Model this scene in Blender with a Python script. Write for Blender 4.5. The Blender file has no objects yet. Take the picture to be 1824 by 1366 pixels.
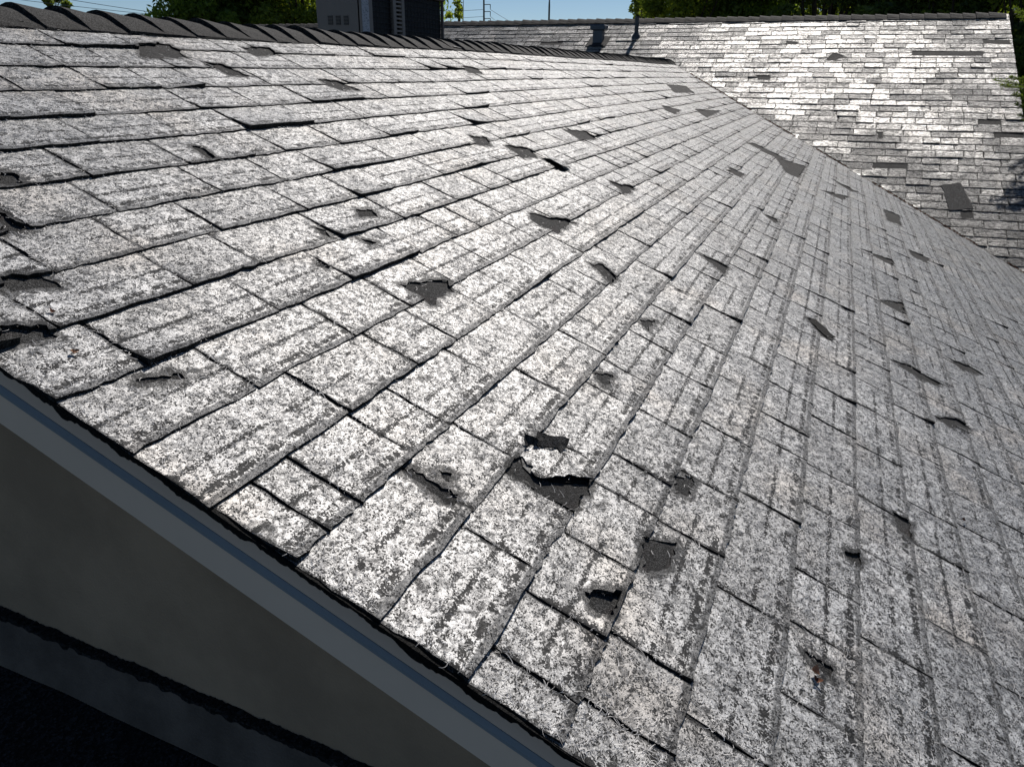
import bpy, math, random
import numpy as np
from mathutils import Vector, Matrix
from mathutils.geometry import delaunay_2d_cdt
R_ = random.Random(11)
rng = np.random.default_rng(5)
S = bpy.context.scene

# ---------------------------------------------------------------- camera
# World: X runs along the near ridge (away from the viewer), Y runs up the near slope, Z up.
ZC = 4.2                                   # eye height
CAM = np.array([0.0, 0.0, ZC])
F_PX, PITCH, ROLL, AZ, PH1 = 1382.0, 21.87, -0.47, 21.68, 23.85
th, ro, az, ph = [math.radians(v) for v in (PITCH, ROLL, AZ, PH1)]
_fw = np.array([0, math.cos(th), -math.sin(th)]); _rt = np.array([1.0, 0, 0]); _dn = np.cross(_fw, _rt)
_c, _s = math.cos(ro), math.sin(ro)
_rt, _dn = _c * _rt + _s * _dn, -_s * _rt + _c * _dn
_u = np.array([math.sin(az), math.cos(az), 0]); _w = np.array([-math.cos(az), math.sin(az), 0]); _z = np.array([0, 0, 1.0])
def to_world(d): return np.array([d @ _u, d @ _w, d @ _z])
RT, DN, FW = to_world(_rt), to_world(_dn), to_world(_fw)
def look(x, y):                            # direction seen at a pixel of the 1824 x 1366 photograph
    r = RT * (x - 912) + DN * (y - 683) + FW * F_PX
    return r / np.linalg.norm(r)
def proj(P):
    d = np.asarray(P) - CAM
    k = d @ FW
    return F_PX * (d @ RT) / k + 912, F_PX * (d @ DN) / k + 683
cd = bpy.data.cameras.new("camera"); cam = bpy.data.objects.new("camera", cd); S.collection.objects.link(cam)
cd.sensor_width = 36; cd.lens = 36 * F_PX / 1824; cd.clip_start = 0.02; cd.clip_end = 2000
cam.matrix_world = Matrix(((RT[0], -DN[0], -FW[0], 0), (RT[1], -DN[1], -FW[1], 0), (RT[2], -DN[2], -FW[2], ZC), (0, 0, 0, 1)))
S.camera = cam
S.render.resolution_x = 1024; S.render.resolution_y = 766

# ---------------------------------------------------------------- daylight
SUN_EL, SUN_AZ = math.radians(43), math.radians(1)     # azimuth from +X towards +Y
W = bpy.data.worlds.new("World"); S.world = W; W.use_nodes = True
nt = W.node_tree; nt.nodes.clear()
sky = nt.nodes.new('ShaderNodeTexSky'); sky.sky_type = 'NISHITA'; sky.sun_disc = False
sky.sun_elevation = SUN_EL; sky.sun_rotation = math.radians(90) - SUN_AZ
sky.altitude = 2500; sky.air_density = 1.0; sky.dust_density = 0.0; sky.ozone_density = 3.5
bg = nt.nodes.new('ShaderNodeBackground'); bg.inputs[1].default_value = 0.066
ow = nt.nodes.new('ShaderNodeOutputWorld')
nt.links.new(sky.outputs[0], bg.inputs[0]); nt.links.new(bg.outputs[0], ow.inputs[0])
sl = bpy.data.lights.new("sun", 'SUN'); sun = bpy.data.objects.new("sun", sl); S.collection.objects.link(sun)
sl.energy = 4.8; sl.angle = math.radians(0.5); sl.color = (1, 0.94, 0.87)
sd = Vector((math.cos(SUN_EL) * math.cos(SUN_AZ), math.cos(SUN_EL) * math.sin(SUN_AZ), math.sin(SUN_EL)))
sun.rotation_euler = sd.to_track_quat('Z', 'Y').to_euler(); sun.location = (0, 0, 20)
S.view_settings.view_transform = 'Standard'; S.view_settings.look = 'None'
S.view_settings.exposure = 0.0; S.view_settings.gamma = 1; S.view_settings.use_curve_mapping = False

# ---------------------------------------------------------------- helpers
def link(o, parent=None):
    S.collection.objects.link(o)
    if parent is not None:
        o.parent = parent
        if parent.name in WORLD_SPACE: o.location = o.location - parent.location   # parts modelled in world coordinates
    return o
WORLD_SPACE = ('house_wing', 'house_wing.001')
def tag(o, label=None, cat=None, group=None, kind=None):
    if label: o['label'] = label
    if cat: o['category'] = cat
    if group: o['group'] = group
    if kind: o['kind'] = kind
    return o
def empty(name, loc, label, cat, group=None):
    o = bpy.data.objects.new(name, None); o.empty_display_size = 0.1; o.location = loc
    link(o); return tag(o, label, cat, group)
def mesh_np(name, V, F, mat=None, smooth=False):
    """F: (n,3) or (n,4) int array, or list of lists."""
    me = bpy.data.meshes.new(name)
    if isinstance(F, list):
        me.from_pydata([tuple(v) for v in V], [], F)
    else:
        F = np.asarray(F, np.int32); k = F.shape[1]
        me.vertices.add(len(V)); me.vertices.foreach_set('co', np.asarray(V, np.float32).ravel())
        me.loops.add(F.size); me.loops.foreach_set('vertex_index', F.ravel())
        me.polygons.add(len(F)); me.polygons.foreach_set('loop_start', np.arange(0, F.size, k, dtype=np.int32))
        me.update(calc_edges=True)
    if mat: me.materials.append(mat)
    me.validate(); me.polygons.foreach_set('use_smooth', np.full(len(me.polygons), bool(smooth))); me.update()
    return me
class MB:                                   # collects shapes that become ONE mesh
    def __init__(s): s.V = []; s.F = []
    def add(s, V, F):
        n = len(s.V); s.V += [tuple(v) for v in V]; s.F += [[i + n for i in f] for f in F]; return s
    def box(s, lo, hi, M=None, bev=0.0):
        (x0, y0, z0), (x1, y1, z1) = lo, hi
        b = bev
        if b <= 0:
            V = [(x0, y0, z0), (x1, y0, z0), (x1, y1, z0), (x0, y1, z0), (x0, y0, z1), (x1, y0, z1), (x1, y1, z1), (x0, y1, z1)]
            F = [[0, 3, 2, 1], [4, 5, 6, 7], [0, 1, 5, 4], [1, 2, 6, 5], [2, 3, 7, 6], [3, 0, 4, 7]]
        else:
            V = []; F = []
            ring = [(x0 + b, y0), (x1 - b, y0), (x1, y0 + b), (x1, y1 - b), (x1 - b, y1), (x0 + b, y1), (x0, y1 - b), (x0, y0 + b)]
            inn = [(x0 + b, y0 + b), (x1 - b, y0 + b), (x1 - b, y0 + b), (x1 - b, y1 - b), (x1 - b, y1 - b), (x0 + b, y1 - b), (x0 + b, y1 - b), (x0 + b, y0 + b)]
            for z, rr in ((z0, inn), (z0 + b, ring), (z1 - b, ring), (z1, inn)):
                V += [(p[0], p[1], z) for p in rr]
            for k in range(3):
                for i in range(8):
                    j = (i + 1) % 8
                    F.append([k * 8 + i, k * 8 + j, (k + 1) * 8 + j, (k + 1) * 8 + i])
            F.append([24, 26, 28, 30][::1]); F.append([6, 4, 2, 0])
        if M is not None: V = [tuple(M @ Vector(v)) for v in V]
        return s.add(V, F)
    def tube(s, pts, rad, n=8, cap=True):
        pts = [Vector(p) for p in pts]
        if not hasattr(rad, '__len__'): rad = [rad] * len(pts)
        V = []; F = []
        for i, p in enumerate(pts):
            d = (pts[min(i + 1, len(pts) - 1)] - pts[max(i - 1, 0)]).normalized()
            a = d.cross(Vector((0, 0, 1)) if abs(d.z) < 0.9 else Vector((1, 0, 0))).normalized(); b = d.cross(a)
            for k in range(n):
                t = 2 * math.pi * k / n
                V.append(p + (a * math.cos(t) + b * math.sin(t)) * rad[i])
        for i in range(len(pts) - 1):
            for k in range(n):
                F.append([i * n + k, i * n + (k + 1) % n, (i + 1) * n + (k + 1) % n, (i + 1) * n + k])
        if cap:
            F.append(list(range(n))[::-1]); F.append([(len(pts) - 1) * n + k for k in range(n)])
        return s.add(V, F)
    def obj(s, name, mat, parent=None, loc=None, smooth=False):
        V = s.V
        if loc is not None: V = [(v[0] - loc[0], v[1] - loc[1], v[2] - loc[2]) for v in V]
        o = bpy.data.objects.new(name, mesh_np(name, V, s.F, mat, smooth)); link(o, parent)
        if loc is not None: o.location = loc
        return o

# value noise (numpy) for relief and uneven edges
_nt = rng.random((64, 64))
def vnoise(x, y):
    x = np.asarray(x, float); y = np.asarray(y, float)
    xi = np.floor(x).astype(int); yi = np.floor(y).astype(int); fx = x - xi; fy = y - yi
    fx = fx * fx * (3 - 2 * fx); fy = fy * fy * (3 - 2 * fy)
    g = lambda a, b: _nt[a % 64, b % 64]
    return (g(xi, yi) * (1 - fx) + g(xi + 1, yi) * fx) * (1 - fy) + (g(xi, yi + 1) * (1 - fx) + g(xi + 1, yi + 1) * fx) * fy - 0.5

# ---------------------------------------------------------------- materials
class NG:
    def __init__(s, name):
        s.m = bpy.data.materials.new(name); s.m.use_nodes = True; s.t = s.m.node_tree; s.t.nodes.clear()
        s.out = s.n('ShaderNodeOutputMaterial'); s.p = s.n('ShaderNodeBsdfPrincipled')
        s.l(s.p.outputs[0], s.out.inputs[0])
    def n(s, t, **k):
        o = s.t.nodes.new(t)
        for a, b in k.items(): setattr(o, a, b)
        return o
    def l(s, a, b): s.t.links.new(a, b)
    def put(s, sock, v):
        if hasattr(v, 'is_output'): s.l(v, sock)
        elif v is not None: sock.default_value = v
    def math(s, op, a, b=None, c=None, clamp=False):
        o = s.n('ShaderNodeMath', operation=op, use_clamp=clamp)
        s.put(o.inputs[0], a)
        if b is not None: s.put(o.inputs[1], b)
        if c is not None: s.put(o.inputs[2], c)
        return o.outputs[0]
    def noise(s, vec, scale, det=2, rough=.5, dist=0.0, dims='3D'):
        o = s.n('ShaderNodeTexNoise', noise_dimensions=dims); s.put(o.inputs['Vector'], vec)
        o.inputs['Scale'].default_value = scale; o.inputs['Detail'].default_value = det
        o.inputs['Roughness'].default_value = rough; o.inputs['Distortion'].default_value = dist
        return o.outputs[0]
    def ramp(s, v, lo, hi, a=0.0, b=1.0):
        o = s.n('ShaderNodeMapRange', clamp=True); o.interpolation_type = 'SMOOTHSTEP'
        s.put(o.inputs[0], v); s.put(o.inputs[1], lo); s.put(o.inputs[2], hi); s.put(o.inputs[3], a); s.put(o.inputs[4], b)
        return o.outputs[0]
    def mix(s, f, a, b, mode='MIX'):
        o = s.n('ShaderNodeMix', data_type='RGBA', blend_type=mode)
        s.put(o.inputs[0], f)
        for k, v in ((6, a), (7, b)):
            s.put(o.inputs[k], (v + (1,)) if isinstance(v, tuple) and len(v) == 3 else v)
        return o.outputs[2]
    def mapping(s, vec, scale=(1, 1, 1), loc=(0, 0, 0), rot=(0, 0, 0)):
        o = s.n('ShaderNodeMapping'); s.put(o.inputs[0], vec)
        o.inputs['Scale'].default_value = scale; o.inputs['Location'].default_value = loc; o.inputs['Rotation'].default_value = rot
        return o.outputs[0]
    def bump(s, h, dist, strength=1.0, nrm=None):
        o = s.n('ShaderNodeBump'); s.put(o.inputs['Height'], h); o.inputs['Distance'].default_value = dist
        o.inputs['Strength'].default_value = strength
        if nrm is not None: s.l(nrm, o.inputs['Normal'])
        s.l(o.outputs[0], s.p.inputs['Normal']); return o.outputs[0]
    def base(s, col, rough=.8, spec=.5, metal=0.0):
        s.put(s.p.inputs['Base Color'], (col + (1,)) if isinstance(col, tuple) and len(col) == 3 else col)
        s.put(s.p.inputs['Roughness'], rough); s.put(s.p.inputs['Specular IOR Level'], spec); s.put(s.p.inputs['Metallic'], metal)

SH_VAL = .41
CW = (1.0, .30); CR = (.57, .46)
def mat_shingle(name, dark_bias=0.0, far=False):
    g = NG(name)
    uv = g.n('ShaderNodeUVMap', uv_map='plane').outputs[0]
    tb = g.n('ShaderNodeUVMap', uv_map='tab').outputs[0]
    at = g.n('ShaderNodeAttribute', attribute_name='rnd'); rnd = at.outputs['Fac']
    sep = g.n('ShaderNodeSeparateXYZ'); g.l(tb, sep.inputs[0]); tx, ty = sep.outputs[0], sep.outputs[1]
    off = g.n('ShaderNodeCombineXYZ'); g.put(off.inputs[2], g.math('MULTIPLY', rnd, 7.0))
    vo = g.n('ShaderNodeVectorMath', operation='ADD'); g.l(uv, vo.inputs[0]); g.l(off.outputs[0], vo.inputs[1]); P = vo.outputs[0]
    # matted glass fibres: thin warped ridges at three sizes, their run turned a little from tab to tab
    def ridges(sc, dist, width, mp):
        n = g.noise(mp, sc, 2, .55, dist)
        d = g.math('ABSOLUTE', g.math('SUBTRACT', n, .5))
        return g.ramp(d, 0.0, width, 1.0, 0.0)
    r1 = ridges(70, 1.8, .045, g.mapping(P, (1, 1.5, 1)))
    r2 = ridges(120, 1.4, .06, g.mapping(P, (1.4, .8, 1), (3.1, 1.7, 0), (0, 0, .6)))
    r3 = ridges(38, 2.6, .028, g.mapping(P, (1, 1, 1), (9, 4, 2), (0, 0, -.4)))
    clump = g.noise(P, 62, 4, .72, .7)
    big = g.noise(P, 9, 3, .6, .5)
    fibre = g.math('MAXIMUM', g.math('MAXIMUM', r1, g.math('MULTIPLY', r2, .75)), r3)
    fine = g.noise(P, 420, 2, .7)
    cover = g.ramp(clump, .40, .60)                          # how matted this spot is
    body = g.math('ADD', g.math('MULTIPLY', cover, .34), .13)
    body = g.math('ADD', body, g.math('MULTIPLY', fibre, g.math('ADD', g.math('MULTIPLY', cover, .40), .18)))
    wid = g.n('ShaderNodeAttribute', attribute_name='wid').outputs['Fac']
    rag = g.math('MULTIPLY', g.math('SUBTRACT', g.noise(P, 140, 2, .6), .5), .006)
    side = g.math('ADD', g.math('MINIMUM', tx, g.math('SUBTRACT', wid, tx)), rag)
    rim = g.math('MULTIPLY', g.ramp(g.math('ADD', ty, rag), .010, .015, .34, 1.0), g.ramp(side, .003, .008, .22, 1.0))   # dirt held in the side joints, darker strip along the butt
    body = g.math('MULTIPLY', body, rim)
    body = g.math('MULTIPLY', body, g.ramp(fine, .25, .75, .55, 1.35))
    body = g.math('MULTIPLY', body, g.ramp(big, .36, .64, .74, 1.26))
    # left-over black granules
    vor = g.n('ShaderNodeTexVoronoi', feature='F1'); g.l(P, vor.inputs['Vector']); vor.inputs['Scale'].default_value = 400
    vs = g.n('ShaderNodeSeparateXYZ'); g.l(vor.outputs['Color'], vs.inputs[0])
    gm = g.noise(P, 55, 3, .7)
    thr = g.ramp(gm, .38, .72, 0.05, .55)
    # straight bands where the granules stayed: near the butt and at half height
    bn = g.noise(g.mapping(P, (1, .6, 1)), 16, 2, .6)
    edge = g.noise(P, 110, 3, .75)
    tyn = g.math('ADD', ty, g.math('MULTIPLY', g.math('SUBTRACT', edge, .5), .016))
    def band(c, w):
        w = w * 1.15; d = g.math('ABSOLUTE', g.math('SUBTRACT', tyn, c)); return g.ramp(d, w * .35, w * 1.1, 1.0, 0.0)
    bd = g.ramp(g.noise(g.mapping(P, (1, .35, 1), (2, 2, 2)), 70, 2, .6), .38, .52)
    b1 = g.math('MULTIPLY', g.math('MULTIPLY', band(.023, .0085), bd), g.ramp(g.math('ADD', bn, g.math('MULTIPLY', rnd, .24)), .50, .63))
    bn2 = g.noise(g.mapping(P, (1, .6, 1), (5, 5, 5)), 14, 2, .6)
    b2 = g.math('MULTIPLY', band(.071, .0055), g.ramp(g.math('ADD', bn2, g.math('MULTIPLY', rnd, .20)), .52, .64))
    bands = g.math('MAXIMUM', b1, g.math('MULTIPLY', b2, .85))
    wl = g.math('MULTIPLY', g.ramp(g.math('ADD', tx, g.math('MULTIPLY', g.math('SUBTRACT', edge, .5), .03)), .004, .022, 1.0, 0.0), g.ramp(g.noise(P, 13, 2), .52, .6))
    if far: thr = g.math('ADD', thr, g.ramp(g.noise(g.mapping(P, (.55, 1.3, 1)), 42, 5, .8, .3), .46, .60, 0, .9))
    if far: bands = g.math('MULTIPLY', bands, .45)
    thr = g.math('ADD', g.math('ADD', thr, g.math('MULTIPLY', wl, .8)), g.math('MULTIPLY', bands, .78))
    gran = g.math('MULTIPLY', g.ramp(g.math('SUBTRACT', thr, vs.outputs[0]), -.02, .05), 1.0)
    # bare rubbed spots, rare
    sp = g.noise(g.mapping(P, (1.0, 1.25, 1)), 17, 5, .66, .5)
    spot = g.math('MULTIPLY', g.ramp(sp, .60, .665), .95)
    pit = g.noise(g.mapping(P, (1, 1.2, 1), (7, 7, 7)), 105, 3, .75); spot = g.math('MAXIMUM', spot, g.ramp(pit, .59, .63))
    mark = g.noise(g.mapping(P, (.8, 1.5, 1), (3, 8, 1)), 58 if not far else 40, 4, .8, .2)         # scabs of granules a centimetre or two across
    spot = g.math('MAXIMUM', spot, g.math('MULTIPLY', g.ramp(mark, .565 if not far else .53, .60), .95))
    wear = g.n('ShaderNodeAttribute', attribute_name='wear').outputs['Fac']
    spot = g.math('MAXIMUM', spot, g.ramp(g.math('ADD', wear, g.math('MULTIPLY', g.math('SUBTRACT', g.noise(P, 60, 3, .7), .5), 1.6)), .5, .75))
    gran = g.math('MAXIMUM', gran, g.math('MULTIPLY', spot, g.ramp(fine, .3, .6, .6, 1.0)))
    val = g.math('MULTIPLY', body, g.math('ADD', g.math('MULTIPLY', rnd, .30), (SH_VAL + (.06 if far else 0))))
    if far:                                                  # whole tabs of different age
        fr = g.math('FRACT', g.math('MULTIPLY', rnd, 17.3))
        val = g.math('MULTIPLY', val, g.ramp(fr, .0, .8, .34, 1.05))
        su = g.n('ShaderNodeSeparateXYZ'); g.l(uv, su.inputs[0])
        low_ = g.ramp(su.outputs[1], -5.6, -2.2, .16, 0.0)       # more of the surface is darkened towards the lower courses
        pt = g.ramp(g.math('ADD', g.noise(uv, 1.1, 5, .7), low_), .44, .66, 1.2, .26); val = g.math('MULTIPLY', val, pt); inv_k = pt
    cc = g.n('ShaderNodeCombineColor'); warm = g.noise(uv, 3.2, 3)
    g.put(cc.inputs[0], g.math('MULTIPLY', val, g.ramp(warm, .50, .70, .99, 1.14)))
    g.put(cc.inputs[1], val); g.put(cc.inputs[2], g.math('MULTIPLY', val, g.ramp(warm, .50, .70, 1.0, .84)))
    gcol = g.math('ADD', g.math('MULTIPLY', vs.outputs[1], .022), .008)
    gc = g.n('ShaderNodeCombineColor')
    for i in range(3): g.put(gc.inputs[i], gcol)
    col = g.mix(gran, cc.outputs[0], gc.outputs[0])
    g.base(col, g.math('ADD', g.math('MULTIPLY', gran, .15), .52), g.math('MULTIPLY', g.math('SUBTRACT', 1.0, g.math('MULTIPLY', gran, .85)), (1.0, .55)[far]))
    h = g.math('ADD', g.math('MULTIPLY', fibre, .6), g.math('MULTIPLY', fine, .5))
    h = g.math('ADD', h, g.math('MULTIPLY', cover, .5))
    h = g.math('ADD', h, g.math('MULTIPLY', gran, -.5))
    g.bump(h, .0018, .8)
    cb = g.n('ShaderNodeBump'); g.put(cb.inputs['Height'], h); cb.inputs['Distance'].default_value = .0018; cb.inputs['Strength'].default_value = .30 if far else .18
    g.l(cb.outputs[0], g.p.inputs['Coat Normal'])
    inv = g.math('MULTIPLY', rim, g.math('SUBTRACT', 1.0, g.math('MULTIPLY', gran, .9)))
    g.put(g.p.inputs['Sheen Weight'], inv); g.p.inputs['Sheen Roughness'].default_value = .2
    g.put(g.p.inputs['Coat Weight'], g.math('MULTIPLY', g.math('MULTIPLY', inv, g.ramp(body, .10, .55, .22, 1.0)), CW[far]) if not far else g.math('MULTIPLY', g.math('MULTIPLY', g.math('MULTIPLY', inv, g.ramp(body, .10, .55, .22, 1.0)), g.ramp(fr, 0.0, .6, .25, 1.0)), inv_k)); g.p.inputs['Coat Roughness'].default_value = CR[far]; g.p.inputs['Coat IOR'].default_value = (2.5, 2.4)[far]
    return g.m
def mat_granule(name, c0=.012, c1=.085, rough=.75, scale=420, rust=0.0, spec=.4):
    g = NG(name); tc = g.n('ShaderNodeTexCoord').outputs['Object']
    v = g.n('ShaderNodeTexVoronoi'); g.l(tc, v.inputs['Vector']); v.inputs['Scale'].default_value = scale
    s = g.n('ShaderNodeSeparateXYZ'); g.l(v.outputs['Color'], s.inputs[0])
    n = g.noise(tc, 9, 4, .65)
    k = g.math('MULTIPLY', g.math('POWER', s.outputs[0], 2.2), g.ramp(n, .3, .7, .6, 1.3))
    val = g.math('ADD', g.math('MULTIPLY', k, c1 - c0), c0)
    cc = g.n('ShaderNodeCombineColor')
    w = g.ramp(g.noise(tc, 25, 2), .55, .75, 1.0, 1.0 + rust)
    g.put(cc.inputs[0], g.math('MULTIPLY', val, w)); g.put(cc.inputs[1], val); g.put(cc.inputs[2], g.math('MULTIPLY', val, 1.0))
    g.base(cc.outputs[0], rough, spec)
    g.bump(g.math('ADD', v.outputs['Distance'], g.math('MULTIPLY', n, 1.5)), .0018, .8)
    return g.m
def mat_paint(name, col, rough=.5, spec=.5, blotch=.12, scale=6, bumpd=0.0):
    g = NG(name); tc = g.n('ShaderNodeTexCoord').outputs['Object']
    n = g.noise(tc, scale, 5, .6)
    c = g.mix(g.ramp(n, .3, .7), tuple(v * (1 - blotch) for v in col), tuple(v * (1 + blotch) for v in col))
    g.base(c, rough, spec)
    if bumpd: g.bump(g.noise(tc, 180, 3, .6), bumpd, .7)
    return g.m
def mat_leaf(name, c0, c1):
    g = NG(name); at = g.n('ShaderNodeAttribute', attribute_name='shade').outputs['Fac']
    c = g.mix(at, c0, c1); g.base(c, .55, .4)
    tr = g.n('ShaderNodeBsdfTranslucent'); g.put(tr.inputs[0], g.mix(1.0, c, (1.75, 1.65, .75), 'MULTIPLY'))
    mx = g.n('ShaderNodeMixShader'); mx.inputs[0].default_value = .62
    g.l(g.p.outputs[0], mx.inputs[1]); g.l(tr.outputs[0], mx.inputs[2]); g.l(mx.outputs[0], g.out.inputs[0])
    return g.m

M_sh = mat_shingle('weathered_silver_shingle')
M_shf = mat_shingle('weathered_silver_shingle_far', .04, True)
M_deck = mat_granule('dark_granule_underlay', .010, .085, .85, 520, .15, .2)
M_cap = mat_granule('black_ridge_granule', .006, .075, .85, 300, .10, .2)
M_tar = mat_granule('tar_edge', .003, .012, .8, 300, 0, .15)
M_edge = mat_granule('asphalt_cut_edge', .008, .05, .9, 300, .3, .1)
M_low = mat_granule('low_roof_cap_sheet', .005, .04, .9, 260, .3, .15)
M_stucco = mat_paint('grey_stucco', (.40, .285, .185), .9, .2, .14, 5, .0012)
M_board = mat_paint('rake_board_paint', (.84, .66, .50), .55, .3, .04, 4)
M_board2 = mat_paint('rake_trim_paint', (.68, .53, .41), .5, .3, .04, 4)
M_bead = mat_paint('rake_drip_metal', (.27, .30, .31), .4, .4, .05, 4)
M_flash = mat_paint('grey_flashing', (.125, .098, .075), .6, .4, .3, 9, .002)
M_acbody = mat_paint('ac_enamel', (.23, .195, .17), .5, .4, .05, 3)
M_accoil = mat_paint('ac_coil_dark', (.018, .018, .02), .6, .3, .3, 40)
M_acwire = mat_paint('ac_wire', (.012, .012, .013), .5, .4, .0)
M_paper = None
M_metal = mat_paint('dull_vent_metal', (.06, .075, .095), .5, .5, .12, 12)
M_pipe = mat_paint('vent_pipe_dark', (.05, .055, .062), .5, .4, .12, 12)
M_pole = mat_paint('pole_grey', (.14, .13, .12), .8, .3, .1, 2)
M_wire = mat_paint('wire_dark', (.16, .17, .19), .6, .3, 0)
M_bark = mat_paint('bark', (.07, .055, .042), .95, .1, .35, 9, .01)
M_leaf = [mat_leaf('leaf_mid', (.08, .14, .03), (.25, .34, .08)),
          mat_leaf('leaf_dark', (.06, .095, .03), (.20, .26, .07)),
          mat_leaf('leaf_yellow', (.11, .16, .03), (.31, .38, .08))]
M_needle = mat_leaf('needle_green', (.03, .055, .012), (.13, .19, .04))
M_dry = mat_paint('dry_leaf_tan', (.30, .18, .11), .7, .3, .25, 60)
M_dry2 = mat_paint('dry_leaf_brown', (.13, .055, .03), .8, .2, .3, 60)
M_ground = mat_paint('yard_ground', (.10, .095, .06), .95, .1, .35, .6)
M_fibre = mat_paint('glass_fibre', (.60, .59, .58), .55, .5, .1, 20)
g_ = NG('label_paper')
tc_ = g_.n('ShaderNodeTexCoord').outputs['Object']
n_ = g_.noise(g_.mapping(tc_, (60, 60, 160)), 1.0, 2)
g_.base(g_.mix(g_.ramp(n_, .56, .62), (.46, .46, .48), (.16, .16, .18)), .5, .4); M_paper = g_.m

# ---------------------------------------------------------------- roof planes
D = 0.812
N1 = np.array([0, -math.sin(ph), math.cos(ph)]); V1 = np.array([0, math.cos(ph), math.sin(ph)]); U1 = np.array([1.0, 0, 0])
O1 = CAM - N1 * D
EXPO, LAP = .141, .032
def sag1(s, t): return .010 * vnoise(s * .55 + 3, t * .5 + 1) * 2 + .004 * vnoise(s * 2.1, t * 1.9)
def near(s, t, h=0.0):
    s, t, h = np.broadcast_arrays(np.asarray(s, float), np.asarray(t, float), np.asarray(h, float))
    h = h + sag1(s, t)
    return O1 + s[..., None] * U1 + t[..., None] * V1 + h[..., None] * N1
def px1(x, y):                              # pixel -> near plane (s, t)
    r = look(x, y); k = -D / (r @ N1); P = r * k
    return float(P @ U1), float(P @ V1)
ph2 = math.radians(25.5)
N2 = np.array([-math.sin(ph2), 0, math.cos(ph2)]); V2 = np.array([math.cos(ph2), 0, math.sin(ph2)]); U2 = np.array([0, -1.0, 0])
O2 = np.array([13.19, 0, ZC + .775])        # far ridge at y = 0
def sag2(p, r): return .014 * vnoise(p * .5 + 13, r * .5 + 7) * 2 + .006 * vnoise(p * 2.3 + 5, r * 2.2)
def far(p, r, h=0.0):                       # p to the right (-Y), r up the slope (ridge = 0)
    p, r, h = np.broadcast_arrays(np.asarray(p, float), np.asarray(r, float), np.asarray(h, float))
    h = h + sag2(p, r)
    return O2 + p[..., None] * U2 + r[..., None] * V2 + h[..., None] * N2
def px2(x, y):
    r = look(x, y); k = ((O2 - CAM) @ N2) / (r @ N2); P = CAM + r * k - O2
    return float(P @ U2), float(P @ V2)
RAKE = .721                                 # near gable edge
T_R = 2.25                                  # near ridge apex (slope coordinate)
T_E = -2.82                                 # near eave
def valley_s(t): return 9.947 + .843 * t    # where the two planes meet (metres)
P_RAKE = 1.89                               # right rake of the far wing

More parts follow.
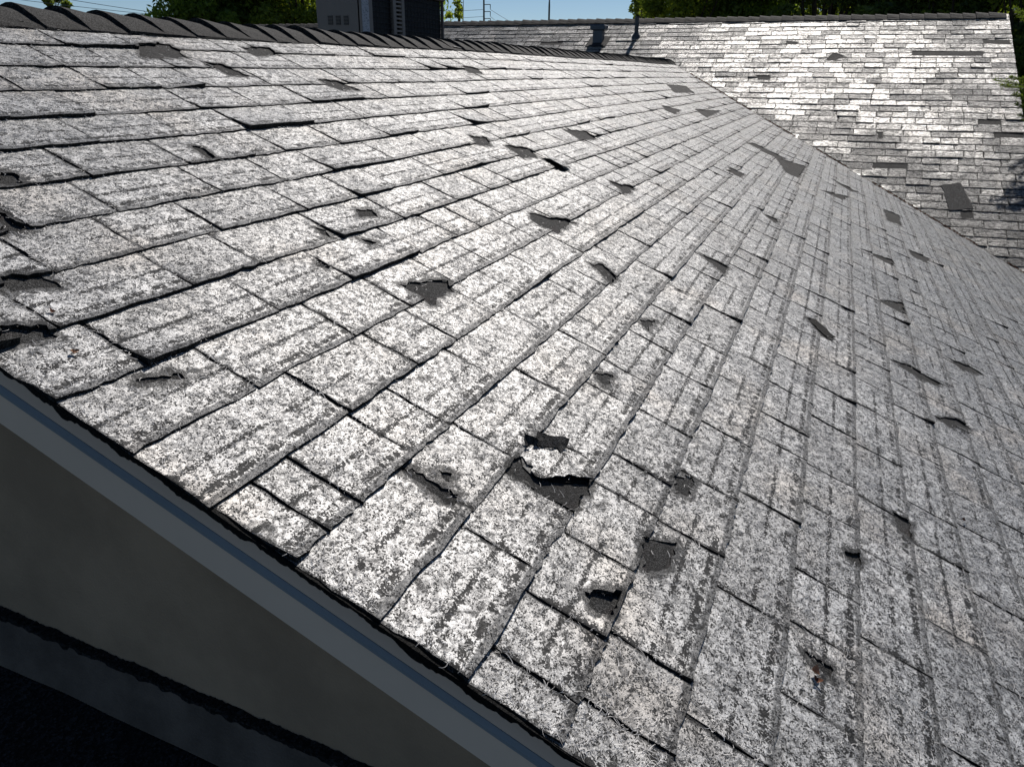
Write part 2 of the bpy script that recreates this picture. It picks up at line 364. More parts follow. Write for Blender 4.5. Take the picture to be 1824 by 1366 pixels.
# ---------------------------------------------------------------- tabs
def tab_mesh(fn, s0, s1, t0, L, nx, ny, seed, holes=(), lift=0.0, curl=None, smax=None, jit=.0018, thin=1.0):
    """one shingle tab as raw arrays: verts, tris, uv_plane, uv_tab"""
    r = np.random.default_rng(seed)
    tilt = r.normal(0, .0012 * thin, 2); cl = np.abs(r.normal(0, .0030, 2)) * (r.random(2) < .45)
    if curl is not None: cl = np.array(curl)
    lift = lift + min(.007, r.exponential(.0017))
    w = s1 - s0
    g0 = r.uniform(.0012, .0036); g1 = r.uniform(.0012, .0036)
    wedge = r.uniform(.0, .006) * (r.random() < .35)        # joint that opens upwards
    def height(x, y):
        fx = np.clip((x - s0) / w, 0, 1); fy = np.clip(1 - (y - t0) / L, 0, 1)
        h = .0014 + .0040 * fy + lift * fy ** 2 + fy ** 3 * (cl[0] * (1 - fx) ** 2 + cl[1] * fx ** 2)
        h = .0008 + (h - .0008) * thin
        return h + tilt[0] * (fx - .5) + .0016 * vnoise(x * 24 + seed, y * 24) + .0010 * vnoise(x * 60, y * 60 + seed)
    if not holes:
        X, Y = np.meshgrid(np.linspace(0, 1, nx + 1), np.linspace(0, 1, ny + 1))
        x = s0 + g0 + X * (w - g0 - g1) + wedge * (Y * EXPO * 0 + Y) * (X == 0); y = t0 + Y * L
        jx = r.normal(0, jit, X.shape) * (X == 0) + r.normal(0, jit, X.shape) * (X == 1); jy = r.normal(0, jit, X.shape) * (Y == 0)
        x = (x + jx).ravel(); y = (y + jy + .0025 * (r.random() - .5)).ravel()
        idx = np.arange((nx + 1) * (ny + 1)).reshape(ny + 1, nx + 1)
        q = np.stack([idx[:-1, :-1], idx[:-1, 1:], idx[1:, 1:], idx[1:, :-1]], -1).reshape(-1, 4)
        tris = np.concatenate([q[:, [0, 1, 2]], q[:, [0, 2, 3]]])
        ring = list(idx[::-1, 0]) + list(idx[0, 1:]) + list(idx[1:, -1])
        be = [(int(ring[i]), int(ring[i + 1])) for i in range(len(ring) - 1)]
    else:
        if w > .05: nx, ny = max(nx, 10), max(ny, 7)
        co = []; ed = []
        out = []
        for i in range(nx): out.append((s0 + g0 + (w - g0 - g1) * i / nx, t0 + r.normal(0, jit)))
        for i in range(ny): out.append((s1 - g1 + r.normal(0, jit), t0 + L * i / ny))
        for i in range(nx): out.append((s1 - g1 - (w - g0 - g1) * i / nx, t0 + L))
        for i in range(ny): out.append((s0 + g0 + r.normal(0, jit), t0 + L - L * i / ny))
        n0 = len(out); co += out; ed += [(i, (i + 1) % n0) for i in range(n0)]
        for h in holes:
            n1 = len(co); m = len(h); co += list(h); ed += [(n1 + i, n1 + (i + 1) % m) for i in range(m)]
        for i in range(1, nx):
            for j in range(1, ny): co.append((s0 + w * i / nx + r.normal(0, .002), t0 + L * j / ny + r.normal(0, .002)))
        vc, ec, fc, *_ = delaunay_2d_cdt([Vector(c) for c in co], ed, [], 0, 1e-6)
        vc = np.array([(v.x, v.y) for v in vc])
        def inside(p, poly):
            c = False; j = len(poly) - 1
            for i in range(len(poly)):
                if (poly[i][1] > p[1]) != (poly[j][1] > p[1]) and p[0] < (poly[j][0] - poly[i][0]) * (p[1] - poly[i][1]) / (poly[j][1] - poly[i][1]) + poly[i][0]: c = not c
                j = i
            return c
        tris = []
        for f in fc:
            c = vc[list(f)].mean(0)
            if not inside(c, out) or any(inside(c, h) for h in holes): continue
            f = list(f); a, b, d = vc[f[0]], vc[f[1]], vc[f[2]]
            if (b[0] - a[0]) * (d[1] - a[1]) - (b[1] - a[1]) * (d[0] - a[0]) < 0: f = f[::-1]
            tris.append(f)
        if not tris: return None
        tris = np.array(tris); x, y = vc[:, 0], vc[:, 1]
        cnt = {}
        for f in tris:
            for i in range(3):
                e = (int(f[i]), int(f[(i + 1) % 3])); cnt[e] = 1
        be = [e for e in cnt if (e[1], e[0]) not in cnt]
    if smax is not None: x = np.minimum(x, smax(y) + .004 * np.sin(y * 40))
    h = height(x, y)
    n = len(x)
    # thickness: the rim drops to just above the deck
    bi = sorted({i for e in be for i in e}); nb = len(bi); mp = {i: n + k for k, i in enumerate(bi)}
    xb = np.concatenate([x[bi], x[bi]]); yb = np.concatenate([y[bi], y[bi]]); hb = np.concatenate([h[bi], np.full(nb, .0006)])
    side = []                                               # the rim has vertices of its own, so the top keeps its crisp edge
    for a, b in be: a, b = mp[a], mp[b]; side += [[a, a + nb, b + nb], [a, b + nb, b]]
    x = np.concatenate([x, xb]); y = np.concatenate([y, yb]); h = np.concatenate([h, hb])
    F = np.concatenate([tris, np.array(side)]) if side else tris
    ntop = len(tris)
    used = np.unique(F); rm = -np.ones(len(x), int); rm[used] = np.arange(len(used))
    F = rm[F]; x, y, h = x[used], y[used], h[used]
    V = fn(x, y, h)
    mi = np.zeros(len(F), np.int32); mi[ntop:] = 1
    wr = np.zeros(len(x))
    if holes:
        hp_ = np.array([p for h_ in holes for p in h_])
        dd = np.sqrt(((x[:, None] - hp_[None, :, 0]) ** 2 + (y[:, None] - hp_[None, :, 1]) ** 2).min(1)); wr = np.clip(1 - dd / .035, 0, 1)
    return V, F, np.stack([x, y], 1), np.stack([x - s0, y - t0], 1), mi, wr
def put_uv(me, uvp, uvt, rnd, wear=None, wid=None):
    w_ = me.attributes.new('wid', 'FLOAT', 'POINT'); w_.data.foreach_set('value', np.asarray(wid if wid is not None else np.full(len(me.vertices), .3), np.float32))
    if wear is not None: w_ = me.attributes.new('wear', 'FLOAT', 'POINT'); w_.data.foreach_set('value', np.asarray(wear, np.float32))
    li = np.empty(len(me.loops), np.int32); me.loops.foreach_get('vertex_index', li)
    a = me.uv_layers.new(name='plane'); a.data.foreach_set('uv', uvp[li].astype(np.float32).ravel())
    b = me.uv_layers.new(name='tab'); b.data.foreach_set('uv', uvt[li].astype(np.float32).ravel())
    c = me.attributes.new('rnd', 'FLOAT', 'POINT'); c.data.foreach_set('value', np.asarray(rnd, np.float32))
def emit_tabs(tabs, parent, mat, name, stuff_name):
    """tabs: list of dict(arr, size, rnd); the 300 that show largest are objects, the rest one stuff part"""
    tabs.sort(key=lambda d: -d['size'])
    smooth_limit = 300
    for d in tabs[:smooth_limit]:
        V, F, up, ut, mi, wr = d['arr']; c = V.mean(0)
        me = mesh_np(name, V - c, F, mat); me.materials.append(M_edge); me.polygons.foreach_set('material_index', mi); me.polygons.foreach_set('use_smooth', mi == 0); put_uv(me, up, ut, np.full(len(V), d['rnd']), wr, np.full(len(V), ut[:, 0].max()))
        o = bpy.data.objects.new(name, me); o.location = c; link(o, parent)
        if d.get('label'): o['label'] = d['label']
    Vs, Fs, U, T, Rn, Mi, Wr, Wd = [], [], [], [], [], [], [], []; n = 0
    for d in tabs[smooth_limit:]:
        V, F, up, ut, mi, wr = d['arr']; Wr.append(wr); Wd.append(np.full(len(V), ut[:, 0].max())); Mi.append(mi); Vs.append(V); Fs.append(F + n); U.append(up); T.append(ut); Rn.append(np.full(len(V), d['rnd'])); n += len(V)
    me = mesh_np(stuff_name, np.concatenate(Vs), np.concatenate(Fs), mat)
    me.materials.append(M_edge); Mi = np.concatenate(Mi); me.polygons.foreach_set('material_index', Mi); me.polygons.foreach_set('use_smooth', Mi == 0)
    put_uv(me, np.concatenate(U), np.concatenate(T), np.concatenate(Rn), np.concatenate(Wr), np.concatenate(Wd))
    o = bpy.data.objects.new(stuff_name, me); link(o, parent); o['kind'] = 'stuff'
def screen_area(V):
    d = V - CAM; k = d @ FW
    if k.min() < .05: return 0
    X = F_PX * (d @ RT) / k + 912; Y = F_PX * (d @ DN) / k + 683
    x0, x1 = max(X.min(), 0), min(X.max(), 1824); y0, y1 = max(Y.min(), 0), min(Y.max(), 1366)
    return max(0, x1 - x0) * max(0, y1 - y0)

# ================================================================= NEAR WING
wing = empty('house_wing', (RAKE, 0, 0), 'near house wing with grey stucco gable wall and silver weathered shingle slope filling the foreground', 'house')
# body: stucco gable walls (the deck hides their tops)
B_R = float(near(1, T_R)[1]); Z_R = float(O1[2] + T_R * V1[2])          # ridge
B_E = float(near(1, T_E)[1]); Z_E = float(O1[2] + T_E * V1[2])
B_B = 2 * B_R - B_E                                                       # back eave
def zroof1(y): return Z_R - abs(y - B_R) * math.tan(ph)
mb = MB()
x0, x1 = RAKE + .012, 11.5
yl, yr = B_E + .35, B_B - .35
prof = [(yl, 0), (yr, 0), (yr, zroof1(yr) - .06), (B_R, Z_R - .06), (yl, zroof1(yl) - .06)]
V = [(x, p[0], p[1]) for x in (x0, x1) for p in prof]
F = [[0, 4, 3, 2, 1], [5, 6, 7, 8, 9]] + [[i, (i + 1) % 5, 5 + (i + 1) % 5, 5 + i] for i in range(5)]
mb.add(V, F); mb.obj('wall', M_stucco, wing)
# deck (dark granule surface that shows where tabs are torn): front slope, back slope
ts = np.linspace(T_E + .02, T_R, 40); ns = 60
X = np.array([[RAKE + .01 + (min(valley_s(t) + .5, 13) - RAKE) * i / ns for i in range(ns + 1)] for t in ts]); Y = np.repeat(ts[:, None], ns + 1, 1)
Vd = near(X, Y, 0.0).reshape(-1, 3)
idx = np.arange(Vd.shape[0]).reshape(len(ts), ns + 1)
Fd = np.stack([idx[:-1, :-1], idx[:-1, 1:], idx[1:, 1:], idx[1:, :-1]], -1).reshape(-1, 4)
o = bpy.data.objects.new('roof_deck', mesh_np('roof_deck', Vd, Fd, M_deck)); link(o, wing)
mb = MB(); zb = zroof1(B_B)
mb.add([(RAKE, B_R, Z_R - .01), (13, B_R, Z_R - .01), (13, B_B, zb), (RAKE, B_B, zb), (RAKE, B_R, Z_R - .05), (13, B_R, Z_R - .05), (13, B_B, zb - .04), (RAKE, B_B, zb - .04)],
       [[0, 1, 2, 3], [7, 6, 5, 4], [0, 3, 7, 4]])
mb.obj('back_slope', M_deck, wing)

# torn and bare patches, read from the photograph (pixel outlines on the roof plane)
DMG = [[(898, 845), (925, 815), (945, 850), (965, 855), (1000, 850), (1050, 858), (1038, 890), (1018, 915), (985, 895), (955, 876)],
 [(708, 507), (795, 502), (806, 520), (765, 546), (742, 527)], [(943, 383), (975, 390), (1022, 398), (992, 418), (955, 404)],
 [(715, 838), (733, 835), (818, 886), (803, 908)], [(835, 244), (866, 248), (874, 262), (850, 260)], [(898, 262), (938, 267), (958, 283), (930, 286)],
 [(962, 284), (985, 290), (1010, 308), (990, 306)], [(1003, 232), (1045, 237), (1062, 250), (1030, 252)], [(1188, 152), (1222, 155), (1237, 168), (1200, 166)],
 [(1238, 197), (1283, 199), (1258, 212)], [(1178, 190), (1212, 198), (1200, 206), (1185, 199)], [(1382, 283), (1434, 298), (1421, 320), (1398, 309)],
 [(1328, 256), (1345, 258), (1400, 286), (1380, 284)], [(1083, 326), (1130, 340), (1112, 352)], [(1243, 455), (1296, 481), (1284, 494)],
 [(1048, 472), (1072, 474), (1100, 500), (1086, 510)], [(1573, 375), (1600, 385), (1604, 404), (1580, 395)], [(1618, 446), (1654, 461), (1650, 470), (1626, 458)],
 [(1533, 445), (1590, 465), (1589, 477), (1560, 459)], [(1563, 536), (1608, 541), (1611, 564), (1588, 552)], [(1433, 569), (1446, 573), (1482, 604), (1474, 608), (1452, 592)],
 [(248, 79), (300, 79), (337, 104), (248, 103)], [(562, 141), (600, 145), (643, 163), (603, 162)], [(822, 119), (850, 125), (860, 134), (834, 132)],
 [(360, 110), (396, 115), (448, 137), (410, 134)], [(335, 256), (362, 262), (390, 284), (372, 285)], [(0, 498), (70, 493), (120, 512), (20, 522)],
 [(0, 585), (80, 588), (105, 603), (0, 622)], [(430, 84), (478, 85), (492, 98), (458, 100)], [(1665, 744), (1700, 747), (1728, 766), (1690, 763)],
 [(1588, 913), (1620, 930), (1624, 966), (1598, 944)], [(1585, 643), (1610, 650), (1682, 690), (1640, 680)], [(1138, 571), (1168, 573), (1152, 592)],
 [(1058, 664), (1092, 669), (1076, 692)], [(1143, 960), (1205, 968), (1195, 1012), (1148, 1022)], [(1200, 850), (1233, 851), (1229, 886), (1204, 882)],
 [(1038, 1058), (1102, 1060), (1086, 1107), (1048, 1090)], [(240, 676), (325, 667), (330, 676), (250, 687)], [(632, 372), (664, 374), (672, 387), (640, 388)],
 [(0, 308), (28, 311), (42, 330), (0, 332)], [(1430, 1160), (1482, 1190), (1478, 1210), (1448, 1185)], [(0, 380), (30, 400), (52, 410), (0, 418)],
 [(780, 838), (803, 845), (800, 862), (788, 855)], [(1500, 985), (1530, 990), (1535, 1010), (1512, 1004)], [(640, 425), (670, 433), (660, 441)],
 [(1300, 300), (1326, 312), (1318, 318), (1296, 308)], [(560, 405), (580, 410), (590, 425), (570, 418)], [(1460, 340), (1510, 352), (1500, 358)],
 [(1360, 385), (1385, 395), (1378, 402)], [(1690, 640), (1730, 655), (1750, 668), (1715, 662)], [(1480, 320), (1500, 330), (1530, 345), (1512, 342)]]
polys = []
for k, pl in enumerate(DMG):
    P = [px1(x, y) for x, y in pl]; r = np.random.default_rng(100 + k); out = []
    m = len(P); per = sum(math.dist(P[i], P[(i + 1) % m]) for i in range(m)); stp = max(.006, min(.02, per / 26))
    for i in range(m):
        a, b = np.array(P[i]), np.array(P[(i + 1) % m]); L = np.linalg.norm(b - a); q = max(1, int(L / stp)); nn = np.array([-(b - a)[1], (b - a)[0]]) / max(L, 1e-6)
        for j in range(q): out.append(tuple(a + (b - a) * j / q + nn * r.normal(0, stp * .30)))
    polys.append(out)
pbb = [(min(p[0] for p in q), max(p[0] for p in q), min(p[1] for p in q), max(p[1] for p in q)) for q in polys]

# joints read from the photograph, for the courses nearest the viewer
JP = [(422, 670), (554, 694), (707, 629), (664, 769), (543, 837), (740, 852), (740, 725), (472, 872), (526, 360), (576, 406), (612, 492), (572, 564), (691, 623), (731, 442),
 (783, 406), (889, 393), (859, 462), (773, 485), (849, 541), (813, 637), (763, 729), (948, 581), (905, 515), (948, 478), (945, 673), (849, 778), (645, 752), (952, 676), (876, 798),
 (1090, 709), (1209, 665), (1183, 755), (1136, 834), (1034, 815), (929, 861), (1087, 877), (1057, 983), (893, 983), (1219, 956), (1272, 874), (1291, 769), (1318, 690), (1337, 887),
 (1301, 1055), (864, 965), (515, 905), (987, 1087), (944, 1202), (1151, 1171), (1260, 1288), (1073, 1271), (1130, 1303), (1318, 790), (1390, 800), (1485, 854), (1494, 768), (1566, 813),
 (1647, 818), (1377, 903), (1476, 921), (1571, 908), (1661, 917), (1751, 957), (1458, 1039), (1359, 1097), (1589, 1011), (1688, 1002), (1616, 1187), (1697, 1133), (1467, 1282), (1327, 1345),
 (1706, 1345), (1458, 1138), (1800, 1232), (1782, 1084), (30, 393), (59, 465), (49, 554), (214, 422), (204, 617), (313, 495), (372, 396), (435, 459), (379, 640), (461, 534), (534, 363),
 (165, 248), (121, 292), (187, 365), (318, 281), (373, 332), (351, 387), (344, 187), (454, 183), (322, 282), (586, 244), (548, 179), (436, 227), (548, 214), (498, 264), (445, 271), (366, 323),
 (476, 304), (509, 354), (579, 297), (614, 337), (678, 321), (682, 275), (673, 233)]
T0 = .020 * D
kmin, kmax = int(math.floor((T_E - T0) / EXPO)), int(math.ceil((T_R - .03 - T0) / EXPO))
joints = {}
for q in JP:
    s, t = px1(*q); k = math.floor((t - T0) / EXPO); joints.setdefault(k, []).append(s)
tabs = []; rr = random.Random(3); tidx = 0; surf_rects = []
for k in range(kmin, kmax):
    t0 = T0 + k * EXPO
    Lk = min(EXPO + LAP, T_R - .004 - t0)
    send = valley_s(t0) + .1
    cuts = []; last = RAKE - .01 + rr.uniform(-.004, .004)
    fixed = sorted(s for s in joints.get(k, []) if s > last + .07)
    cuts.append(last)
    while last < send:
        nxt = last + rr.choice([rr.uniform(.15, .20), rr.uniform(.2, .27), rr.uniform(.24, .33), rr.uniform(.28, .36)])
        ff = [s for s in fixed if s > last + .07]
        if ff:
            gap = ff[0] - last
            if gap < .40: nxt = ff[0]
            elif nxt > ff[0] - .12: nxt = last + gap * .5
        cuts.append(nxt); last = nxt
    for a, b in zip(cuts[:-1], cuts[1:]):
        if a > valley_s(t0) - .02: continue
        tidx += 1
        bb = (a, b, t0, t0 + Lk)
        holes = [polys[i] for i, q in enumerate(pbb) if q[0] < b and q[1] > a and q[2] < t0 + Lk and q[3] > t0]
        dist = a
        lod = 0 if dist < 2.2 else (1 if dist < 4.5 else 2)
        nx, ny = ((8, 6), (5, 4), (3, 2))[lod]
        curl = None; lift = 0.0
        if rr.random() < .045: curl = (rr.uniform(.004, .014), 0) if rr.random() < .5 else (0, rr.uniform(.004, .014))
        if rr.random() < .06: lift = rr.uniform(.002, .006)
        if rr.random() < .03 and not holes:                 # small bitten corner or notch beside a joint
            q = rr.uniform(.02, .05); yy = t0 + rr.uniform(.02, .11); zz = rr.uniform(.012, .035)
            holes = [[(a - .01, yy), (a + q * .5, yy - zz * .2), (a + q, yy + zz * .5), (a + q * .6, yy + zz * .8), (a - .01, yy + zz * 1.3)]] if rr.random() < .5 else \
                    [[(b + .01, yy), (b - q * .5, yy - zz * .2), (b - q, yy + zz * .5), (b - q * .5, yy + zz), (b + .01, yy + zz * 1.2)]]
        if rr.random() < 0: continue                      # a tab that is gone
        arr = tab_mesh(near, a, b, t0, Lk, nx, ny, tidx, holes, lift, curl, smax=(valley_s if b > valley_s(t0) - .3 else None), jit=.0018 if lod < 2 else .003)
        if arr is None: continue
        tabs.append(dict(arr=arr, size=screen_area(arr[0]), rnd=rr.random()))
        if a < 3.6: surf_rects.append((a, b, t0, holes))
emit_tabs(tabs, wing, M_sh, 'shingle', 'shingle_field')
print('near tabs', len(tabs))

# ridge caps: high-profile bent shingles, one by one
def cap_profile(half, slope, n=4):
    """(across, up) polyline from the front wing over the apex to the back wing"""
    pts = []; rad = .055
    for i in range(n + 1): pts.append((-half + (half - rad) * i / n, -(half - (half - rad) * i / n) * math.tan(slope)))
    for i in range(1, 5): x = -rad + 2 * rad * i / 5; pts.append((x, -rad * math.tan(slope) * (.55 + .45 * (x / rad) ** 2)))
    for i in range(n + 1): pts.append((rad + (half - rad) * i / n, -(rad + (half - rad) * i / n) * math.tan(slope)))
    return pts
def make_cap(seed, half, slope, expo, butt, overlap=.05):
    r = np.random.default_rng(seed); pr = cap_profile(half, slope); n = len(pr); V = []; F = []
    L = expo + overlap; rows = 3; amp = r.uniform(.85, 1.15)
    for j in range(rows + 1):
        f = j / rows; up = (butt * amp * (1 - f) + .005)
        for i, (a, z) in enumerate(pr):
            e = abs(a) / half
            V.append((f * L + r.normal(0, .0008) + .010 * (e ** 2) * (j == 0) + r.normal(0, .0012) * (j == 0), a + r.normal(0, .0012), z + up * (1 - .80 * e ** 2.2) + r.normal(0, .0008)))
    for j in range(rows):
        for i in range(n - 1): q = j * n + i; F.append([q, q + 1, q + n + 1, q + n][::-1])
    m = len(V)
    for i, (a, z) in enumerate(pr):
        V.append((.006, a, z - .004))
    for i in range(n - 1): F.append([i, i + 1, m + i + 1, m + i])
    # long lower edges of both wings
    for side in (0, n - 1):
        base = len(V)
        for j in range(rows + 1): a, z = pr[side]; V.append((j / rows * L, a, z - .003))
        for j in range(rows):
            q = [j * n + side, (j + 1) * n + side, base + j + 1, base + j]; F.append(q if side else q[::-1])
    return V, F
cap_meshes = []
for k in range(8):
    V, F = make_cap(500 + k, .137, ph, .156, .022); cap_meshes.append(mesh_np('ridge_shingle', V, F, M_cap))
xe = 12.0; k = 0; xx = RAKE - .03 + .0
xx = 1.85 - .156 * 8
capz = Z_R + .008
while xx < xe:
    if xx > RAKE - .15:
        o = bpy.data.objects.new('ridge_shingle', cap_meshes[k % 8]); o.location = (xx, B_R + rr.uniform(-.003, .003), capz + rr.uniform(-.002, .002) + float(sag1(xx, T_R)))
        o.rotation_euler = (rr.uniform(-.02, .02), 0, rr.uniform(-.012, .012)); link(o, wing); k += 1
    xx += .156

# rake: tar-black ragged edge, drip trim, bead, board
def rake_strip(name, prof, mat, seg=1, t_lo=T_E, t_hi=T_R, jag=None):
    """profile of (x, drop) pairs swept up the rake; drop is measured straight down from the shingle plane"""
    mb = MB(); n = len(prof); V = []; F = []
    tt = np.linspace(t_lo, t_hi, seg + 1)
    for t in tt:
        z = O1[2] + t * V1[2]; y = O1[1] + t * V1[1]
        for i, (x, d) in enumerate(prof):
            dd = d + (jag(t, i) if jag else 0)
            V.append((x, y, z - dd))
    for j in range(seg):
        for i in range(n): F.append([j * n + i, j * n + (i + 1) % n, (j + 1) * n + (i + 1) % n, (j + 1) * n + i])
    F.append(list(range(n))[::-1]); F.append([seg * n + i for i in range(n)])
    mb.add(V, F); return mb.obj(name, mat, wing)
def jag(t, i):
    if i in (1, 2):
        return .006 * vnoise(t * 60, 3.3) + .010 * max(0, float(vnoise(t * 28, 9.1)) - .05) * 2 + .004 * vnoise(t * 190, 2.2)
    return .001 * vnoise(t * 90, 5)
rake_strip('tar_edge', [(RAKE - .013, -.002), (RAKE - .012, .007), (RAKE + .012, .007), (RAKE + .012, -.001)], M_tar, 1400, jag=jag)
rake_strip('rake_trim', [(RAKE - .002, .012), (RAKE - .002, .046), (RAKE + .016, .046), (RAKE + .016, .012)], M_board2)
rake_strip('drip_bead', [(RAKE - .0025, .047), (RAKE - .009, .052), (RAKE - .009, .058), (RAKE - .005, .060), (RAKE + .012, .060), (RAKE + .012, .047)], M_bead)
rake_strip('rake_board', [(RAKE - .006, .0605), (RAKE - .006, .119), (RAKE + .014, .119), (RAKE + .014, .0605)], M_board)

# fibres standing off the matted shingles near the viewer
def fibres(n, smax, name, seed, lmin=.005, lmax=.021, wid=.00034):
    r = np.random.default_rng(seed)
    # more of them close to the eye
    s = RAKE + (smax - RAKE) * r.random(n * 4) ** 1.5; t = T_E + .9 + (T_R - T_E - .95) * r.random(n * 4)
    P = near(s, t, 0); d = P - CAM; kk = d @ FW
    X = F_PX * (d @ RT) / kk + 912; Y = F_PX * (d @ DN) / kk + 683
    clump = vnoise(s * 14, t * 14) + .6 * vnoise(s * 5 + 9, t * 5)
    frk = ((t - T0) / EXPO) % 1
    ok = (frk > .05) & (frk < .97) & (kk > .2) & (X > -80) & (X < 1900) & (Y > -20) & (Y < 1440) & (clump > r.uniform(-.5, .45, n * 4))
    for q, b in zip(polys, pbb):
        ok &= ~((s > b[0]) & (s < b[1]) & (t > b[2]) & (t < b[3]) & (r.random(n * 4) < .85))
    s, t = s[ok][:n], t[ok][:n]; n = len(s)
    L = r.uniform(lmin, lmax, n) * r.uniform(.5, 1.2, n); seg = 5
    a0 = r.uniform(0, 2 * np.pi, n) * .55 + r.choice([0, np.pi], n) + 3.0 * vnoise(s * 9, t * 9); cur = r.normal(0, 95, n)
    fr = ((t - T0) / EXPO) % 1
    hb = .0028 + .0050 * (1 - fr * EXPO / (EXPO + LAP)); amp = r.uniform(.0003, .0030, n) * (r.random(n) < .6)
    wv = wid * r.uniform(.6, 1.5, n) * (.75 + .30 * s)
    ps, pt, a = s.copy(), t.copy(), a0.copy(); rows = []
    for j in range(seg + 1):
        f = j / seg; h = hb + amp * math.sin(math.pi * min(f * .75, 1)) + .0002
        nx, ny = -np.sin(a), np.cos(a); ww = wv * (1 - .6 * f)
        rows.append((near(ps + nx * ww, pt + ny * ww, h), near(ps - nx * ww, pt - ny * ww, h + .0002)))
        ps = ps + np.cos(a) * L / seg; pt = pt + np.sin(a) * L / seg; a = a + cur * L / seg
    V = np.stack([x for rw in rows for x in rw], 1).reshape(-1, 3)
    base = np.arange(n)[:, None] * (2 * (seg + 1)); F = []
    for j in range(seg): F.append(np.stack([base[:, 0] + 2 * j, base[:, 0] + 2 * j + 1, base[:, 0] + 2 * j + 3, base[:, 0] + 2 * j + 2], 1))
    o = bpy.data.objects.new(name, mesh_np(name, V, np.concatenate(F), M_fibre)); link(o, wing); o['kind'] = 'stuff'
fibres(45000, 4.2, 'glass_fibre', 77)

# lifted scraps of torn tab
def scrap(name, quad, hts, mat, label, seed, nx=8, ny=6, thick=.0022, fn=near, px=px1, jit=.0055, uv=True, cat='shingle scrap'):
    r = np.random.default_rng(seed); q = [np.array(px(*p)) for p in quad]; X = []; V = []; st = []
    for j in range(ny + 1):
        for i in range(nx + 1):
            f, g = i / nx, j / ny
            p = (q[0] * (1 - f) + q[1] * f) * (1 - g) + (q[3] * (1 - f) + q[2] * f) * g
            h = (hts[0] * (1 - f) + hts[1] * f) * (1 - g) + (hts[3] * (1 - f) + hts[2] * f) * g
            if len(hts) > 4: h += hts[4] * math.sin(math.pi * f) * (1 - g) + hts[5] * math.sin(math.pi * f) * g
            if i in (0, nx) or j in (0, ny): p = p + r.normal(0, jit, 2)
            st.append(p); X.append(h)
    st = np.array(st); h = np.array(X)
    top = fn(st[:, 0], st[:, 1], h); bot = fn(st[:, 0], st[:, 1], h - thick)
    V = np.concatenate([top, bot]); n = len(top); F = []
    at = lambda i, j: j * (nx + 1) + i
    for j in range(ny):
        for i in range(nx):
            a = [at(i, j), at(i + 1, j), at(i + 1, j + 1), at(i, j + 1)]; F.append(a); F.append([x + n for x in a[::-1]])
    ring = [at(i, 0) for i in range(nx)] + [at(nx, j) for j in range(ny)] + [at(nx - i, ny) for i in range(nx)] + [at(0, ny - j) for j in range(ny)]
    for a, b in zip(ring, ring[1:] + ring[:1]): F.append([a, a + n, b + n, b])
    c = V.mean(0); me = mesh_np(name, V - c, np.array(F), mat)
    o = bpy.data.objects.new(name, me); o.location = c; link(o)
    if uv: put_uv(me, np.concatenate([st, st]), np.concatenate([st - st.min(0), st - st.min(0)]), np.full(len(V), .5))
    return tag(o, label, cat)
scrap('shingle_scrap', [(922, 806), (1000, 806), (1046, 858), (950, 853)], [.004, .007, .012, .008, .002, .003], M_sh, 'fuzzy white shingle scrap bent up over the black hole in the foreground slope', 1)
scrap('shingle_scrap', [(925, 786), (1004, 793), (1003, 806), (930, 798)], [.022, .022, .010, .010], M_deck, 'thin dark brown shingle edge sticking up just above the black hole', 2, 6, 2, .003, uv=False)
scrap('shingle_scrap', [(1438, 573), (1446, 572), (1482, 604), (1476, 608)], [.004, .010, .010, .004], M_tar, 'narrow black curled strip lifted off the middle of the near slope', 3, 3, 8, .002, uv=False)
scrap('shingle_scrap', [(965, 283), (985, 286), (1012, 303), (998, 307)], [.02, .012, .012, .024], M_sh, 'small pale flap curling up beside a dark tear in the upper near slope', 4, 4, 4)
# black hole under the scrap: a black plate painted for the dark gap
hp = [px1(*q) for q in [(972, 851), (1005, 841), (1040, 850), (1042, 862), (1000, 861), (978, 858)]]
mb = MB(); V = [near(a, b, .0035) for a, b in hp]; Vb = [near(a, b, -.02) for a, b in hp]
m = len(V); mb.add(V + Vb, [list(range(m))[::-1]] + [[i, i + m, (i + 1) % m + m, (i + 1) % m] for i in range(m)]); mb.obj('hole', M_tar, wing)
GAP = True

# ================================================================= FAR WING
wing2 = empty('house_wing', (13.19, -P_RAKE, 0), 'taller far house wing whose shingle slope faces the viewer under the trees', 'house')
R_E = -7.4
xr, zr = O2[0], O2[2]
def zroof2(x): return zr - abs(x - xr) * math.tan(ph2)
xf = O2[0] + R_E * V2[0]; xb = 2 * xr - xf
mb = MB()
prof = [(xf + .35, 0), (xb - .35, 0), (xb - .35, zroof2(xb - .35) - .07), (xr, zr - .07), (xf + .35, zroof2(xf + .35) - .07)]
V = [(p[0], y, p[1]) for y in (-P_RAKE + .03, 11.0) for p in prof]
mb.add(V, [[0, 1, 2, 3, 4], [9, 8, 7, 6, 5]] + [[(i + 1) % 5, i, 5 + i, 5 + (i + 1) % 5] for i in range(5)]); mb.obj('wall', M_stucco, wing2)
ps = np.linspace(-11.0, P_RAKE - .01, 50); rs = np.linspace(R_E + .01, 0, 30)
Pm, Rm = np.meshgrid(ps, rs); Vd = far(Pm, Rm, 0.0).reshape(-1, 3); idx = np.arange(Pm.size).reshape(Pm.shape)
Fd = np.stack([idx[:-1, :-1], idx[:-1, 1:], idx[1:, 1:], idx[1:, :-1]], -1).reshape(-1, 4)
o = bpy.data.objects.new('roof_deck', mesh_np('roof_deck', Vd, Fd, M_deck)); link(o, wing2)
mb = MB(); z1 = zroof2(xb)
